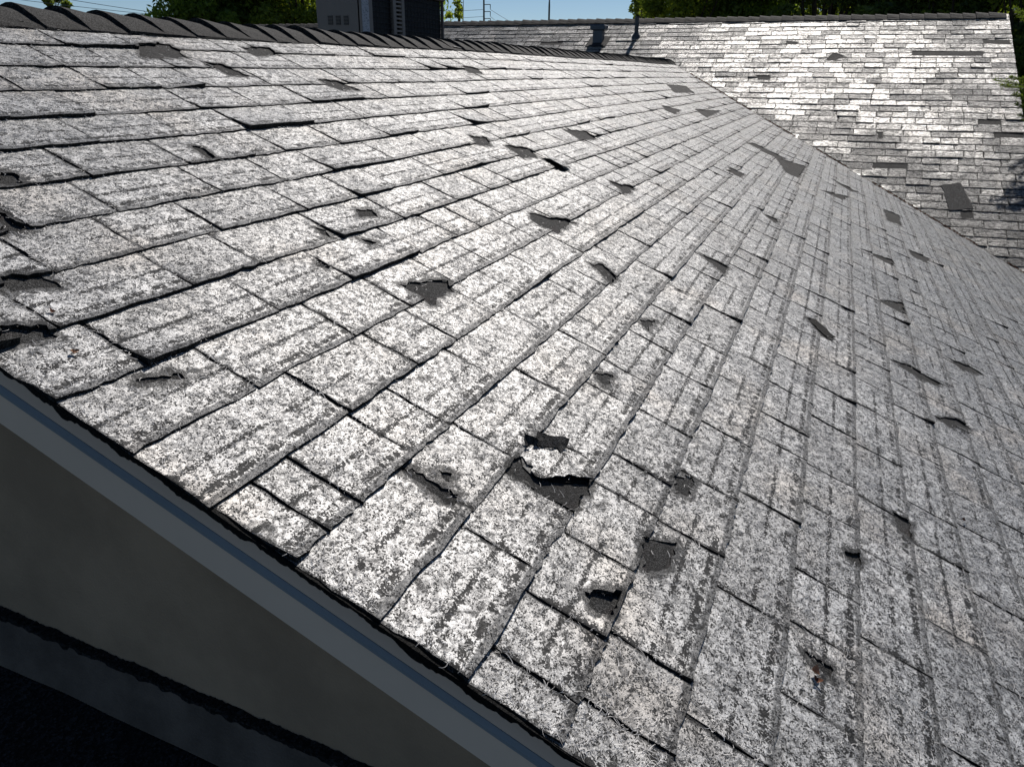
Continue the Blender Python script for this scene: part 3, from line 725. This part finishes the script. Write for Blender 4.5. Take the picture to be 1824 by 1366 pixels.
mb.add([(xr, -P_RAKE, zr - .01), (xb, -P_RAKE, z1), (xb, 11, z1), (xr, 11, zr - .01)], [[0, 1, 2, 3]]); mb.obj('back_slope', M_deck, wing2)
mb = MB()
for xa, za, xc, zc in ((xr, zr, xf, zroof2(xf)),):
    mb.add([(xa, -P_RAKE - .012, za - .003), (xc, -P_RAKE - .012, zc - .003), (xc, -P_RAKE - .012, zc - .12), (xa, -P_RAKE - .012, za - .12),
            (xa, -P_RAKE + .02, za - .003), (xc, -P_RAKE + .02, zc - .003), (xc, -P_RAKE + .02, zc - .12), (xa, -P_RAKE + .02, za - .12)],
           [[0, 1, 2, 3], [7, 6, 5, 4], [0, 4, 5, 1], [1, 5, 6, 2], [2, 6, 7, 3], [3, 7, 4, 0]])
mb.obj('rake_board', M_board, wing2)
DMG2 = [[(1624, 92), (1752, 93), (1750, 101), (1622, 101)], [(1484, 95), (1506, 102), (1484, 110), (1508, 108), (1470, 109)], [(1346, 135), (1373, 135), (1371, 143), (1350, 142)],
        [(1750, 70), (1798, 72), (1800, 80), (1752, 78)], [(1400, 74), (1424, 76), (1420, 80), (1400, 79)], [(1560, 235), (1573, 236), (1572, 246), (1565, 246)],
        [(1712, 378), (1730, 377), (1734, 391), (1714, 391)]]
polys2 = [[px2(*p) for p in q] for q in DMG2]
polys2 = [[q[i], tuple((np.array(q[i]) + np.array(q[(i + 1) % len(q)])) / 2 + rng.normal(0, .008, 2))][j] for q in polys2 for i in range(len(q)) for j in range(2)] if False else \
         [[p for i in range(len(q)) for p in (q[i], tuple((np.array(q[i]) + np.array(q[(i + 1) % len(q)])) / 2 + rng.normal(0, .008, 2)))] for q in polys2]
pbb2 = [(min(p[0] for p in q), max(p[0] for p in q), min(p[1] for p in q), max(p[1] for p in q)) for q in polys2]
tabs = []
nrow = int((-.02 - R_E) / EXPO)
for k in range(nrow):
    t0 = R_E + k * EXPO
    Lk = min(EXPO + LAP, -.004 - t0)
    p = P_RAKE + .015
    while p > -10.9:
        w = rr.choice([rr.uniform(.14, .2), rr.uniform(.2, .28), rr.uniform(.26, .36)])
        a, b = p - w, p; p = a
        c = far((a + b) / 2, t0 + .07); zn = zroof1(c[1])
        if c[2] < zn - .10: continue                        # buried under the near wing
        tidx += 1
        holes = [polys2[i] for i, q in enumerate(pbb2) if q[0] < b and q[1] > a and q[2] < t0 + Lk and q[3] > t0]
        lift = rr.uniform(.002, .006) if rr.random() < .1 else 0; curl = (rr.uniform(.0, .009), rr.uniform(0, .009)) if rr.random() < .12 else (0, 0)
        if rr.random() < .012: continue
        arr = tab_mesh(far, a, b, t0 + rr.uniform(-.006, .006), Lk, 4 if holes else 4, 3, tidx, holes, lift, curl, jit=.0025, thin=.85)
        if arr is None: continue
        tabs.append(dict(arr=arr, size=screen_area(arr[0]), rnd=rr.random()))
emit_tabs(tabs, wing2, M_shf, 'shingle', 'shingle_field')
print('far tabs', len(tabs))
cm2 = []
for k in range(6):
    V, F = make_cap(700 + k, .15, ph2, .157, .020)
    cm2.append(mesh_np('ridge_shingle', V, F, M_cap))
y = -P_RAKE - .02; k = 0
# butts face the left (+Y): each cap starts at its left end and runs right
y = 10.9
while y > -P_RAKE + .12:
    o = bpy.data.objects.new('ridge_shingle', cm2[k % 6]); o.location = (xr + rr.uniform(-.004, .004), y, zr + .012 + rr.uniform(-.003, .003))
    o.rotation_euler = (0, rr.uniform(-.01, .01), -math.pi / 2 + rr.uniform(-.02, .02)); link(o, wing2); k += 1; y -= .157

# patch shingle lying on the far slope
scrap('patch_shingle', [(1676, 331), (1710, 329), (1734, 374), (1692, 377)], [.009, .009, .011, .011], mat_granule('patch_grey', .03, .085, .85, 160, .2, .15), 'flat brownish grey patch shingle lying across several courses low on the far slope', 8, 4, 4, .005, far, px2, .004, uv=False, cat='patch shingle')

# ================================================================= things on the far slope
def on_far(x, y): p, r = px2(x, y); return far(p, r, .01)
b = on_far(1066, 74)
vent = empty('roof_vent', tuple(b), 'blue grey metal roof vent with a wide hood on the far slope', 'roof vent')
k = 13.4 / F_PX * 1.0
def vbox(name, y0, y1, z0, z1, d0, d1, mat, par, base, bev=.006):
    mb = MB(); mb.box((d0, y0, z0), (d1, y1, z1), None, bev); o = mb.obj(name, mat, par); return o
vbox('neck', -.075, .075, -.03, .15, -.07, .07, M_metal, vent, b)
vbox('hood', -.115, .115, .15, .225, -.10, .11, M_metal, vent, b, .012)
mb = MB(); zt = math.tan(ph2)
mb.add([(-.17, -.16, -.17 * zt + .004), (.15, -.16, .15 * zt + .004), (.15, .16, .15 * zt + .004), (-.17, .16, -.17 * zt + .004), (-.17, -.16, -.17 * zt), (.15, -.16, .15 * zt), (.15, .16, .15 * zt), (-.17, .16, -.17 * zt)],
       [[0, 1, 2, 3], [0, 4, 5, 1], [3, 2, 6, 7], [0, 3, 7, 4]]); mb.obj('flashing', M_deck, vent)
b = on_far(1133, 66)
pipe = empty('vent_pipe', tuple(b), 'thin dark vertical vent pipe standing near the far ridge', 'vent pipe')
mb = MB(); mb.tube([(0, 0, -.03), (0, 0, .27)], .030, 14); mb.tube([(0, 0, .262), (0, 0, .272)], .033, 14); mb.obj('pipe', M_pipe, pipe, smooth=False)
mb = MB(); mb.tube([(0, 0, -.04), (0, 0, .02), (0, 0, .05)], [.075, .055, .033], 14); mb.obj('collar', M_pipe, pipe)

# ================================================================= air conditioner behind the near ridge
a0, b0, a1, b1 = 5.47, 3.40, 6.84, 3.79
zb, zt_ = ZC - .42, ZC + .60
ac = empty('air_conditioner', (a0, b0, zb), 'grey rooftop air conditioner with louvres, wire coil guards and a paper label', 'air conditioner')
def A(lo, hi, bev=0): 
    mb = MB(); mb.box(tuple(lo[i] - (a0, b0, zb)[i] for i in range(3)), tuple(hi[i] - (a0, b0, zb)[i] for i in range(3)), None, bev); return mb
A((a0 + .03, b0 + .03, zb), (a1 - .01, b1, zt_ - .03)).obj('coil', M_accoil, ac)
A((a0, b0 + .012, zb), (a0 + .028, b1, zt_ - .03), .003).obj('side_panel', M_acbody, ac)
A((a0 - .01, b0 - .012, zt_ - .03), (a1 + .012, b1 + .01, zt_ + .02), .006).obj('lid', M_acbody, ac)
A((a0, b0, zb), (a1, b1, zb + .06)).obj('base_pan', M_acbody, ac)
def xa(px): d = look(px, 40); return d[0] / d[1] * b0         # position along the long face seen at a pixel column
A((a0 + .0, b0 - .004, zb + .06), (xa(664), b0 + .028, zt_ - .03), .002).obj('corner_post', M_acbody, ac)
A((xa(644.5), b0 - .006, zb + .25), (xa(657), b0 - .0045, zt_ - .05)).obj('label', M_paper, ac)
A((xa(701), b0 - .004, zb + .06), (xa(706), b0 + .028, zt_ - .03), .002).obj('post', M_acbody, ac)
A((xa(716), b0 - .004, zb + .06), (xa(721), b0 + .028, zt_ - .03), .002).obj('post', M_acbody, ac)
zz = zb + .08
while zz < zt_ - .06:
    A((xa(706), b0, zz), (xa(716), b0 + .02, zz + .014), 0).obj('slat', M_acbody, ac); zz += .030
A((a1 - .012, b0, zb + .06), (a1, b0 + .028, zt_ - .03), .002).obj('post', M_acbody, ac)
mb = MB(); zz = zb + .08
while zz < zt_ - .05:
    for p, q in ((665, 700), (722, 789)):
        mb.tube([(xa(p) - a0, .006, zz - zb), (xa(q) - a0, .006, zz - zb)], .0028, 4)
    zz += .038
for p, q in ((665, 700), (722, 789)):
    v = xa(p)
    while v < xa(q): mb.tube([(v - a0, .004, .06), (v - a0, .004, zt_ - .04 - zb)], .0028, 4); v += .055
o = mb.obj('coil_guard', M_acwire, ac)
# three louvre panels in the side panel (recessed dark with slats)
def yb(px): d = look(px, 35); return d[1] / d[0] * a0
for c in (588.5, 602.5, 616.5):
    y0_, y1_ = yb(c + 4.2), yb(c - 4.2); z0_, z1_ = (ZC + look(c, 45)[2] / look(c, 45)[0] * a0), (ZC + look(c, 28)[2] / look(c, 28)[0] * a0)
    lv = A((a0 - .0025, y0_, z0_), (a0 - .0005, y1_, z1_)).obj('louvre', M_accoil, ac)
    zz = z0_ + .003
    while zz < z1_ - .004:
        mb = A((a0 - .007, y0_, zz), (a0 - .003, y1_, zz + .0035)); mb.obj('louvre_blade', M_acbody, lv); zz += .0095
# stand on the back slope
mb = MB()
for x in (a0 + .05, a1 - .1):
    for yv in (b0 + .02, b1 - .07):
        mb.box((x - a0, yv - b0, zroof1(yv) - .02 - zb), (x + .05 - a0, yv + .05 - b0, 0))
mb.obj('stand', M_acbody, ac)

# ================================================================= lower roof beside the gable wall
def zlow(y): return ZC - 1.118 + .083 * y
low = empty('low_roof', (0, 0, zlow(0)), 'dark low-slope cap sheet roof in the shade below the gable wall', 'flat roof')
ny_, nx_ = 60, 40; ys = np.linspace(-3, 6, ny_ + 1); xs = np.linspace(-3.2, RAKE + .011, nx_ + 1)
Xg, Yg = np.meshgrid(xs, ys); Zg = ZC - 1.118 + .083 * Yg + .006 * vnoise(Xg * 3, Yg * 3)
V = np.stack([Xg, Yg, Zg - zlow(0)], -1).reshape(-1, 3); idx = np.arange(Xg.size).reshape(Xg.shape)
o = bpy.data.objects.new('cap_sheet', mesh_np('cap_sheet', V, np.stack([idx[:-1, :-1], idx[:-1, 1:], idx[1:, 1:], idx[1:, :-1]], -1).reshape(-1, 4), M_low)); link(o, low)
mb = MB(); V = [(x, y, zlow(y) - zlow(0) - dz) for dz in (.015, .16) for x, y in ((-3.2, -3), (RAKE + .01, -3), (RAKE + .01, 6), (-3.2, 6))]
mb.add(V, [[0, 1, 2, 3], [7, 6, 5, 4], [0, 4, 5, 1], [1, 5, 6, 2], [2, 6, 7, 3], [3, 7, 4, 0]]); mb.obj('slab', M_board, low)
for x in (-3.0,):
    for y in (-2.8, 1.5, 5.7):
        mb = MB(); mb.box((x, y, -zlow(0)), (x + .12, y + .12, zlow(y) - zlow(0) - .16)); mb.obj('post', M_board, low)
# wall flashing: slightly buckled strip and the tar bead above it
def wavy(name, x_out, z0f, z1f, mat, seg, jagf):
    ys = np.linspace(-3, 5, seg + 1); V = []; F = []
    for y in ys:
        j = jagf(y); V += [(RAKE + .011, y, z1f(y) + j[0]), (x_out + j[1], y, z1f(y) + j[0]), (x_out + j[1] + j[2], y, z0f(y) + j[3]), (RAKE + .011, y, z0f(y) + j[3])]
    for i in range(seg):
        for k in range(3): F.append([i * 4 + k, i * 4 + k + 1, i * 4 + k + 5, i * 4 + k + 4])
    V = [(v[0], v[1], v[2] - zlow(0)) for v in V]
    me = mesh_np(name, V, np.array(F), mat); o = bpy.data.objects.new(name, me); return link(o, low)
wavy('wall_flashing', RAKE - .004, lambda y: zlow(y) + .0, lambda y: zlow(y) + .097, M_flash, 500, lambda y: (0, -.004 * float(vnoise(y * 5, 1)), -.02 + .008 * float(vnoise(y * 9, 4)), .002))
wavy('tar_bead', RAKE - .006, lambda y: zlow(y) + .092, lambda y: zlow(y) + .104, M_low, 1600,
     lambda y: (.004 * float(vnoise(y * 40, 1)) + .005 * float(vnoise(y * 190, 7)), -.003 * float(vnoise(y * 60, 2)), 0, .004 * float(vnoise(y * 35, 6)) + .005 * float(vnoise(y * 180, 8))))

# ================================================================= ground
g = NG('ground_soil_and_grass'); tcg = g.n('ShaderNodeTexCoord').outputs['Object']
g.base(g.mix(g.ramp(g.noise(tcg, .35, 5, .6), .4, .6), (.10, .085, .055), (.045, .065, .02)), .95, .1)
me = mesh_np('ground', [(-900, -900, 0), (900, -900, 0), (900, 900, 0), (-900, 900, 0)], [[0, 1, 2, 3]], g.m)
o = bpy.data.objects.new('ground', me); link(o); o['kind'] = 'structure'

# ================================================================= trees
def leaf_cloud(centres, radii, n, size, seed, flat=.8):
    r = np.random.default_rng(seed); c = r.integers(0, len(centres), n); C = np.asarray(centres)[c]; Rr = np.asarray(radii)[c]
    d = r.normal(0, 1, (n, 3)); d /= np.linalg.norm(d, axis=1)[:, None]
    P = C + d * (Rr * r.random(n) ** .45)[:, None] * np.array([1, 1, flat])
    a = r.normal(0, 1, (n, 3)); a /= np.linalg.norm(a, axis=1)[:, None]; b = np.cross(a, r.normal(0, 1, (n, 3))); b /= np.linalg.norm(b, axis=1)[:, None]
    sz = size * r.uniform(.55, 1.3, n)[:, None]; a = a * sz; b = b * sz * .42
    V = np.stack([P - a, P + b, P + a, P - b], 1).reshape(-1, 3); F = np.arange(4 * n).reshape(n, 4)
    sh = np.clip(r.normal(.45, .25, n) + (r.random(len(centres))[c] - .5) * .5, 0, 1)
    return V, F, np.repeat(sh, 4)
def tree(dirpx, dist, height, crown_r, crown_h, nleaf, size, leafmat, label, seed, nblob=60, group=None, loc=None, name='tree', cat='tree', sparse=1.0):
    r = np.random.default_rng(seed)
    if loc is None: d = look(dirpx, 141); d = d[:2] / np.linalg.norm(d[:2]); loc = (d[0] * dist, d[1] * dist)
    root = empty(name, (loc[0], loc[1], 0), label, cat, group)
    cz = height - crown_h / 2; cent = []; rad = []
    for i in range(nblob):
        v = r.normal(0, 1, 3); v /= np.linalg.norm(v); v *= r.random() ** .33
        cent.append((v[0] * crown_r * .8, v[1] * crown_r * .8, cz + v[2] * crown_h * .46)); rad.append(crown_r * r.uniform(.18, .36) * sparse)
    mb = MB(); h0 = cz - crown_h * .3; lean = r.normal(0, .25, 2)
    tr = .016 * height
    mb.tube([(0, 0, 0), (lean[0] * .3, lean[1] * .3, h0 * .5), (lean[0], lean[1], h0), (lean[0] * 1.3, lean[1] * 1.1, cz + crown_h * .25)], [tr, tr * .75, tr * .55, tr * .15], 10)
    for i in range(0, nblob):
        c = cent[i]; st = r.uniform(.7, 1.0); mid = ((c[0]) * .45 + lean[0], (c[1]) * .45 + lean[1], (h0 * st) * .5 + c[2] * .5)
        mb.tube([(lean[0] * st, lean[1] * st, h0 * st), mid, c], [tr * .34, tr * .2, tr * .05], 6)
    mb.obj('trunk', M_bark, root)
    V, F, sh = leaf_cloud(cent, rad, nleaf, size, seed + 1)
    me = mesh_np('crown', V, F, leafmat); at = me.attributes.new('shade', 'FLOAT', 'POINT'); at.data.foreach_set('value', sh.astype(np.float32))
    o = bpy.data.objects.new('crown', me); link(o, root); return root
G = 'trees behind the house'
tree(372, 30, 8.4, 2.0, 5.2, 24000, .095, M_leaf[0], 'bright green leafy tree at far left against the sky, left edge of the left clump', 21, group=G)
tree(460, 31, 9.2, 2.1, 6.0, 28000, .095, M_leaf[0], 'green leafy tree in the middle of the left clump behind the ridge', 22, group=G)
tree(545, 30, 9.5, 2.1, 6.4, 28000, .095, M_leaf[2], 'yellow green tree just left of the air conditioner', 23, group=G)
tree(690, 31, 9.5, 2.3, 6.4, 16000, .095, M_leaf[0], 'tree hidden behind the air conditioner, a few leaves showing at its right side', 24, group=G)
tree(1235, 27, 9.6, 1.9, 7.4, 30000, .085, M_leaf[2], 'olive green tree at the left end of the right clump beside open sky', 31, group=G)
tree(1345, 28, 10.5, 2.2, 8.6, 32000, .09, M_leaf[0], 'second tree from the left in the clump above the far ridge', 32, group=G)
tree(1470, 26, 10.5, 2.3, 9, 34000, .09, M_leaf[1], 'dark dense tree above the middle of the far ridge', 33, group=G)
tree(1590, 25, 10.5, 2.2, 9, 34000, .09, M_leaf[1], 'darkest tree above the right part of the far ridge', 34, group=G)
tree(1700, 24, 10, 2.1, 8.6, 32000, .09, M_leaf[2], 'tree with yellow green sunlit leaves near the right end of the far ridge', 35, group=G)
tree(1800, 23, 10, 2.2, 9, 30000, .09, M_leaf[1], 'dark tree in the top right corner beyond the far gable end', 36, group=G)
tree(1500, 36, 11, 4.2, 8, 26000, .11, M_leaf[1], 'broad dark tree filling the gaps behind the right clump', 37, group=G, nblob=40)
tree(1690, 36, 11, 4.2, 8, 26000, .11, M_leaf[1], 'broad dark tree behind the top right trees', 38, group=G, nblob=40)
tree(1139, 75, 12.2, 1.7, 5, 3500, .17, M_leaf[1], 'small distant treetop peeking over the far ridge left of the right clump', 41, nblob=14)
tree(1168, 40, 9.3, 1.0, 4.5, 4500, .10, M_leaf[1], 'slim dark tree at the left foot of the right clump', 44, nblob=14)
tree(125, 90, 12.6, 1.8, 5, 2500, .2, M_leaf[1], 'tiny distant treetop just above the ridge at far left', 42, nblob=12)
tree(812, 26, 7.05, .55, 2.6, 700, .07, M_leaf[2], 'sprigs of a small tree above the far ridge right of the air conditioner', 43, nblob=9)
# tall trees beyond the right gable end, dark mass beside the rake
tree(0, 0, 7.2, 1.5, 5.6, 22000, .06, M_leaf[1], 'dark leafy tree standing right beyond the far gable end', 51, loc=(14.6, -4.2), nblob=30)
tree(0, 0, 5.6, 1.3, 4.4, 20000, .05, M_leaf[1], 'dark bushy tree beside the far wing, shading the right end of its slope', 52, loc=(12.2, -3.75), nblob=30)
# feathery conifer reaching over the far roof from the right
root = empty('conifer', (10.4, -3.6, 0), 'feathery bright green conifer reaching over the right edge of the far slope', 'tree')
r = np.random.default_rng(61); mb = MB(); mb.tube([(0, 0, 0), (0, .02, 3), (.02, 0, 5.4)], [.13, .09, .02], 10)
tips = []
for i in range(46):
    z = r.uniform(2.3, 5.2); a = r.uniform(0, 2 * math.pi); L = (5.6 - z) * .45 + .5
    e = (math.cos(a) * L * .8, math.sin(a) * L * .8, z + r.uniform(-.1, .15) - .2); mb.tube([(0, 0, z), (e[0] * .5, e[1] * .5, z + .08), e], [.022, .012, .003], 5); tips.append(((0, 0, z), e))
def rel(x, y, a_): d = look(x, y); P = CAM + d / d[0] * a_; return (P[0] - 10.4, P[1] + 3.6, P[2])
for x, y, x2, y2, a_ in ((1900, 165, 1772, 143, 10.3), (1890, 170, 1786, 152, 10.2), (1900, 195, 1806, 168, 10.1), (1880, 150, 1800, 138, 10.4), (1900, 110, 1812, 22, 11.2), (1900, 60, 1806, 14, 11.4), (1890, 215, 1812, 186, 10.0), (1890, 240, 1818, 205, 10.0)):
    s_ = rel(x, y, a_); e = rel(x2, y2, a_); mb.tube([(0, 0, s_[2] - .2), s_, e], [.02, .012, .002], 5); tips.append((s_, e))
# heavier boughs outside the frame edge that throw the shade on the slope
for i in range(44):
    a_ = r.uniform(8.4, 10.4); yy = r.uniform(-2.9, -.172 * a_ - .12); zz = ZC + r.uniform(-.55, .45); e = (a_ - 10.4, yy + 3.6, zz)
    mb.tube([(0, 0, 3.9), (e[0] * .5, e[1] * .5, zz * .5 + 2.0), e], [.02, .012, .003], 5); tips.append(((e[0] * .55, e[1] * .55, zz * .6 + 1.6), e))
mb.obj('trunk', M_bark, root)
Vn = []; sh = []
for s_, e in tips:
    s_, e = np.array(s_), np.array(e); n = 520; f = r.random(n) ** .8; P = s_ + (e - s_) * f[:, None] + r.normal(0, .035, (n, 3)) * (1.15 - f)[:, None] * np.array([1, 1, .6])
    dr = (e - s_) / np.linalg.norm(e - s_) * .7 + r.normal(0, .55, (n, 3)); dr /= np.linalg.norm(dr, axis=1)[:, None]; sd_ = np.cross(dr, r.normal(0, 1, (n, 3))); sd_ /= np.linalg.norm(sd_, axis=1)[:, None]
    L = r.uniform(.02, .05, n)[:, None]; Vn.append(np.stack([P, P + dr * L * .5 + sd_ * .0028, P + dr * L, P + dr * L * .5 - sd_ * .0028], 1).reshape(-1, 3)); sh.append(np.repeat(np.clip(r.normal(.55, .22, n), 0, 1), 4))
V = np.concatenate(Vn); me = mesh_np('foliage', V, np.arange(len(V)).reshape(-1, 4), M_needle)
at = me.attributes.new('shade', 'FLOAT', 'POINT'); at.data.foreach_set('value', np.concatenate(sh).astype(np.float32)); o = bpy.data.objects.new('foliage', me); link(o, root)

# ================================================================= poles and wires
def at_dist(x, y, dist): d = look(x, y); k = dist / np.linalg.norm(d[:2]); return CAM + d * k
P0 = at_dist(862, 30, 100); root = empty('utility_pole', (P0[0], P0[1], 0), 'tall steel power pole with two short cross arms behind the far ridge', 'power pole')
H = 15.5; mb = MB(); mb.tube([(0, 0, 0), (0, 0, H)], [.16, .08], 10); mb.obj('pole', M_pole, root)
side = np.array([-FW[1], FW[0], 0]); side = -side / np.linalg.norm(side)     # to the viewer's right
ends = []
for yy in (9.0, 21.5, 34):
    z = float(at_dist(862, yy, 100)[2]); e = side * .75
    mb = MB(); mb.tube([(0, 0, z), (e[0], e[1], z + .03)], .045, 6); am = mb.obj('cross_arm', M_pole, root)
    mb = MB(); mb.tube([(e[0], e[1], z + .03), (e[0], e[1], z - .5)], [.05, .035], 6); mb.obj('insulator', M_pole, am); ends.append((P0[0] + e[0], P0[1] + e[1], z - .5))
P1 = at_dist(978, 30, 62); root = empty('light_pole', (P1[0], P1[1], 0), 'plain slender dark pole standing alone in the open sky', 'pole')
mb = MB(); mb.tube([(0, 0, 0), (0, 0, 8.6), (0, 0, 9.0), (0, 0, 12.5)], [.095, .07, .05, .045], 8); mb.obj('pole', M_pole, root)
def wire(p, q, sagm, label, rad=.014, n=24):
    p, q = Vector(p), Vector(q); pts = [p.lerp(q, i / n) - Vector((0, 0, sagm * 4 * (i / n) * (1 - i / n))) for i in range(n + 1)]
    mb = MB(); mb.tube(pts, rad, 5); o = mb.obj('power_line', M_wire); tag(o, label, 'wire', 'power lines across the sky'); return o
wire(at_dist(-60, -12, 60), at_dist(420, 40, 60), 0.1, 'upper left wire sinking to the ridge from the photo corner')
wire(at_dist(60, -11, 55), at_dist(430, 42, 55), 0.1, 'second wire at far left, just right of the first')
wire(at_dist(150, 27.5, 80), at_dist(520, 17, 80), 0.1, 'nearly level wire meeting the left clump of trees')
wire(ends[0], at_dist(1010, 78, 140), .6, 'wire sloping right and down from the upper arm of the power pole', .022)
wire(ends[1], at_dist(960, 78, 140), .5, 'wire sloping right and down from the lower arm of the power pole', .022)
wire(at_dist(700, 14, 130), (P0[0], P0[1], ends[0][2]), .3, 'faint level wire between the air conditioner and the upper pole arm', .02)
wire(at_dist(700, 27, 130), (P0[0], P0[1], ends[1][2]), .3, 'faint level wire between the air conditioner and the lower pole arm', .02)

# ================================================================= dry leaves
def dry_leaf(x, y, size, mat, label, seed, up=.006):
    r = np.random.default_rng(seed); s, t = px1(x, y); c = near(s, t, .0075); V = []; F = []; a = r.uniform(0, 6.28)
    for i in range(7):
        f = i / 6; w = math.sin(math.pi * min(f * .9 + .06, 1)) * .38
        for j in (-1, 0, 1):
            q = np.array([(f - .5) * size, j * w * size * (1 + r.normal(0, .12)), up * (abs(f - .5) * 2) ** 1.6 + abs(j) * w * size * .55 + r.normal(0, .0006)])
            ca, sa = math.cos(a), math.sin(a); V.append((q[0] * ca - q[1] * sa, q[0] * sa + q[1] * ca, q[2]))
    for i in range(6):
        for j in range(2): k = i * 3 + j; F.append([k, k + 1, k + 4, k + 3])
    me = mesh_np('dry_leaf', V, F, mat); o = bpy.data.objects.new('dry_leaf', me); o.location = c; o.rotation_euler = (ph, 0, 0); link(o)
    sol = MB(); return tag(o, label, 'leaf')
dry_leaf(1446, 1203, .019, M_dry, 'curled orange tan dry leaf at lower right of the near slope', 1, .010)
dry_leaf(1449, 1217, .016, M_dry2, 'dark brown curled leaf just below the orange tan one', 2, .008)
dry_leaf(132, 634, .013, M_dry, 'yellowish leaf bit near the rake edge at far left', 4, .004)
dry_leaf(93, 562, .011, M_dry2, 'little reddish leaf bit by a tab corner at far left', 5)
dry_leaf(1714, 929, .012, M_dry2, 'tiny reddish speck by a long open joint at right', 6)
# rust brown litter caught in the valley
r = np.random.default_rng(9); n = 2600; t = r.uniform(T_E, 1.9, n); s = valley_s(t) + r.normal(0, .018, n) + .004; P = near(s, t, .011 + r.random(n) * .008)
dens = vnoise(t * 3, t * 0 + 4) > -.15; P = P[dens]; n = len(P)
a = r.normal(0, 1, (n, 3)); a /= np.linalg.norm(a, axis=1)[:, None]; b = np.cross(a, r.normal(0, 1, (n, 3))); b /= np.linalg.norm(b, axis=1)[:, None]
sz = r.uniform(.004, .014, n)[:, None]; V = np.stack([P - a * sz, P + b * sz * .5, P + a * sz, P - b * sz * .5], 1).reshape(-1, 3)
o = bpy.data.objects.new('leaf_litter', mesh_np('leaf_litter', V, np.arange(4 * n).reshape(n, 4), M_dry2)); link(o)
tag(o, 'rust brown leaf litter caught along the valley between the two slopes', 'leaf litter', kind='stuff')
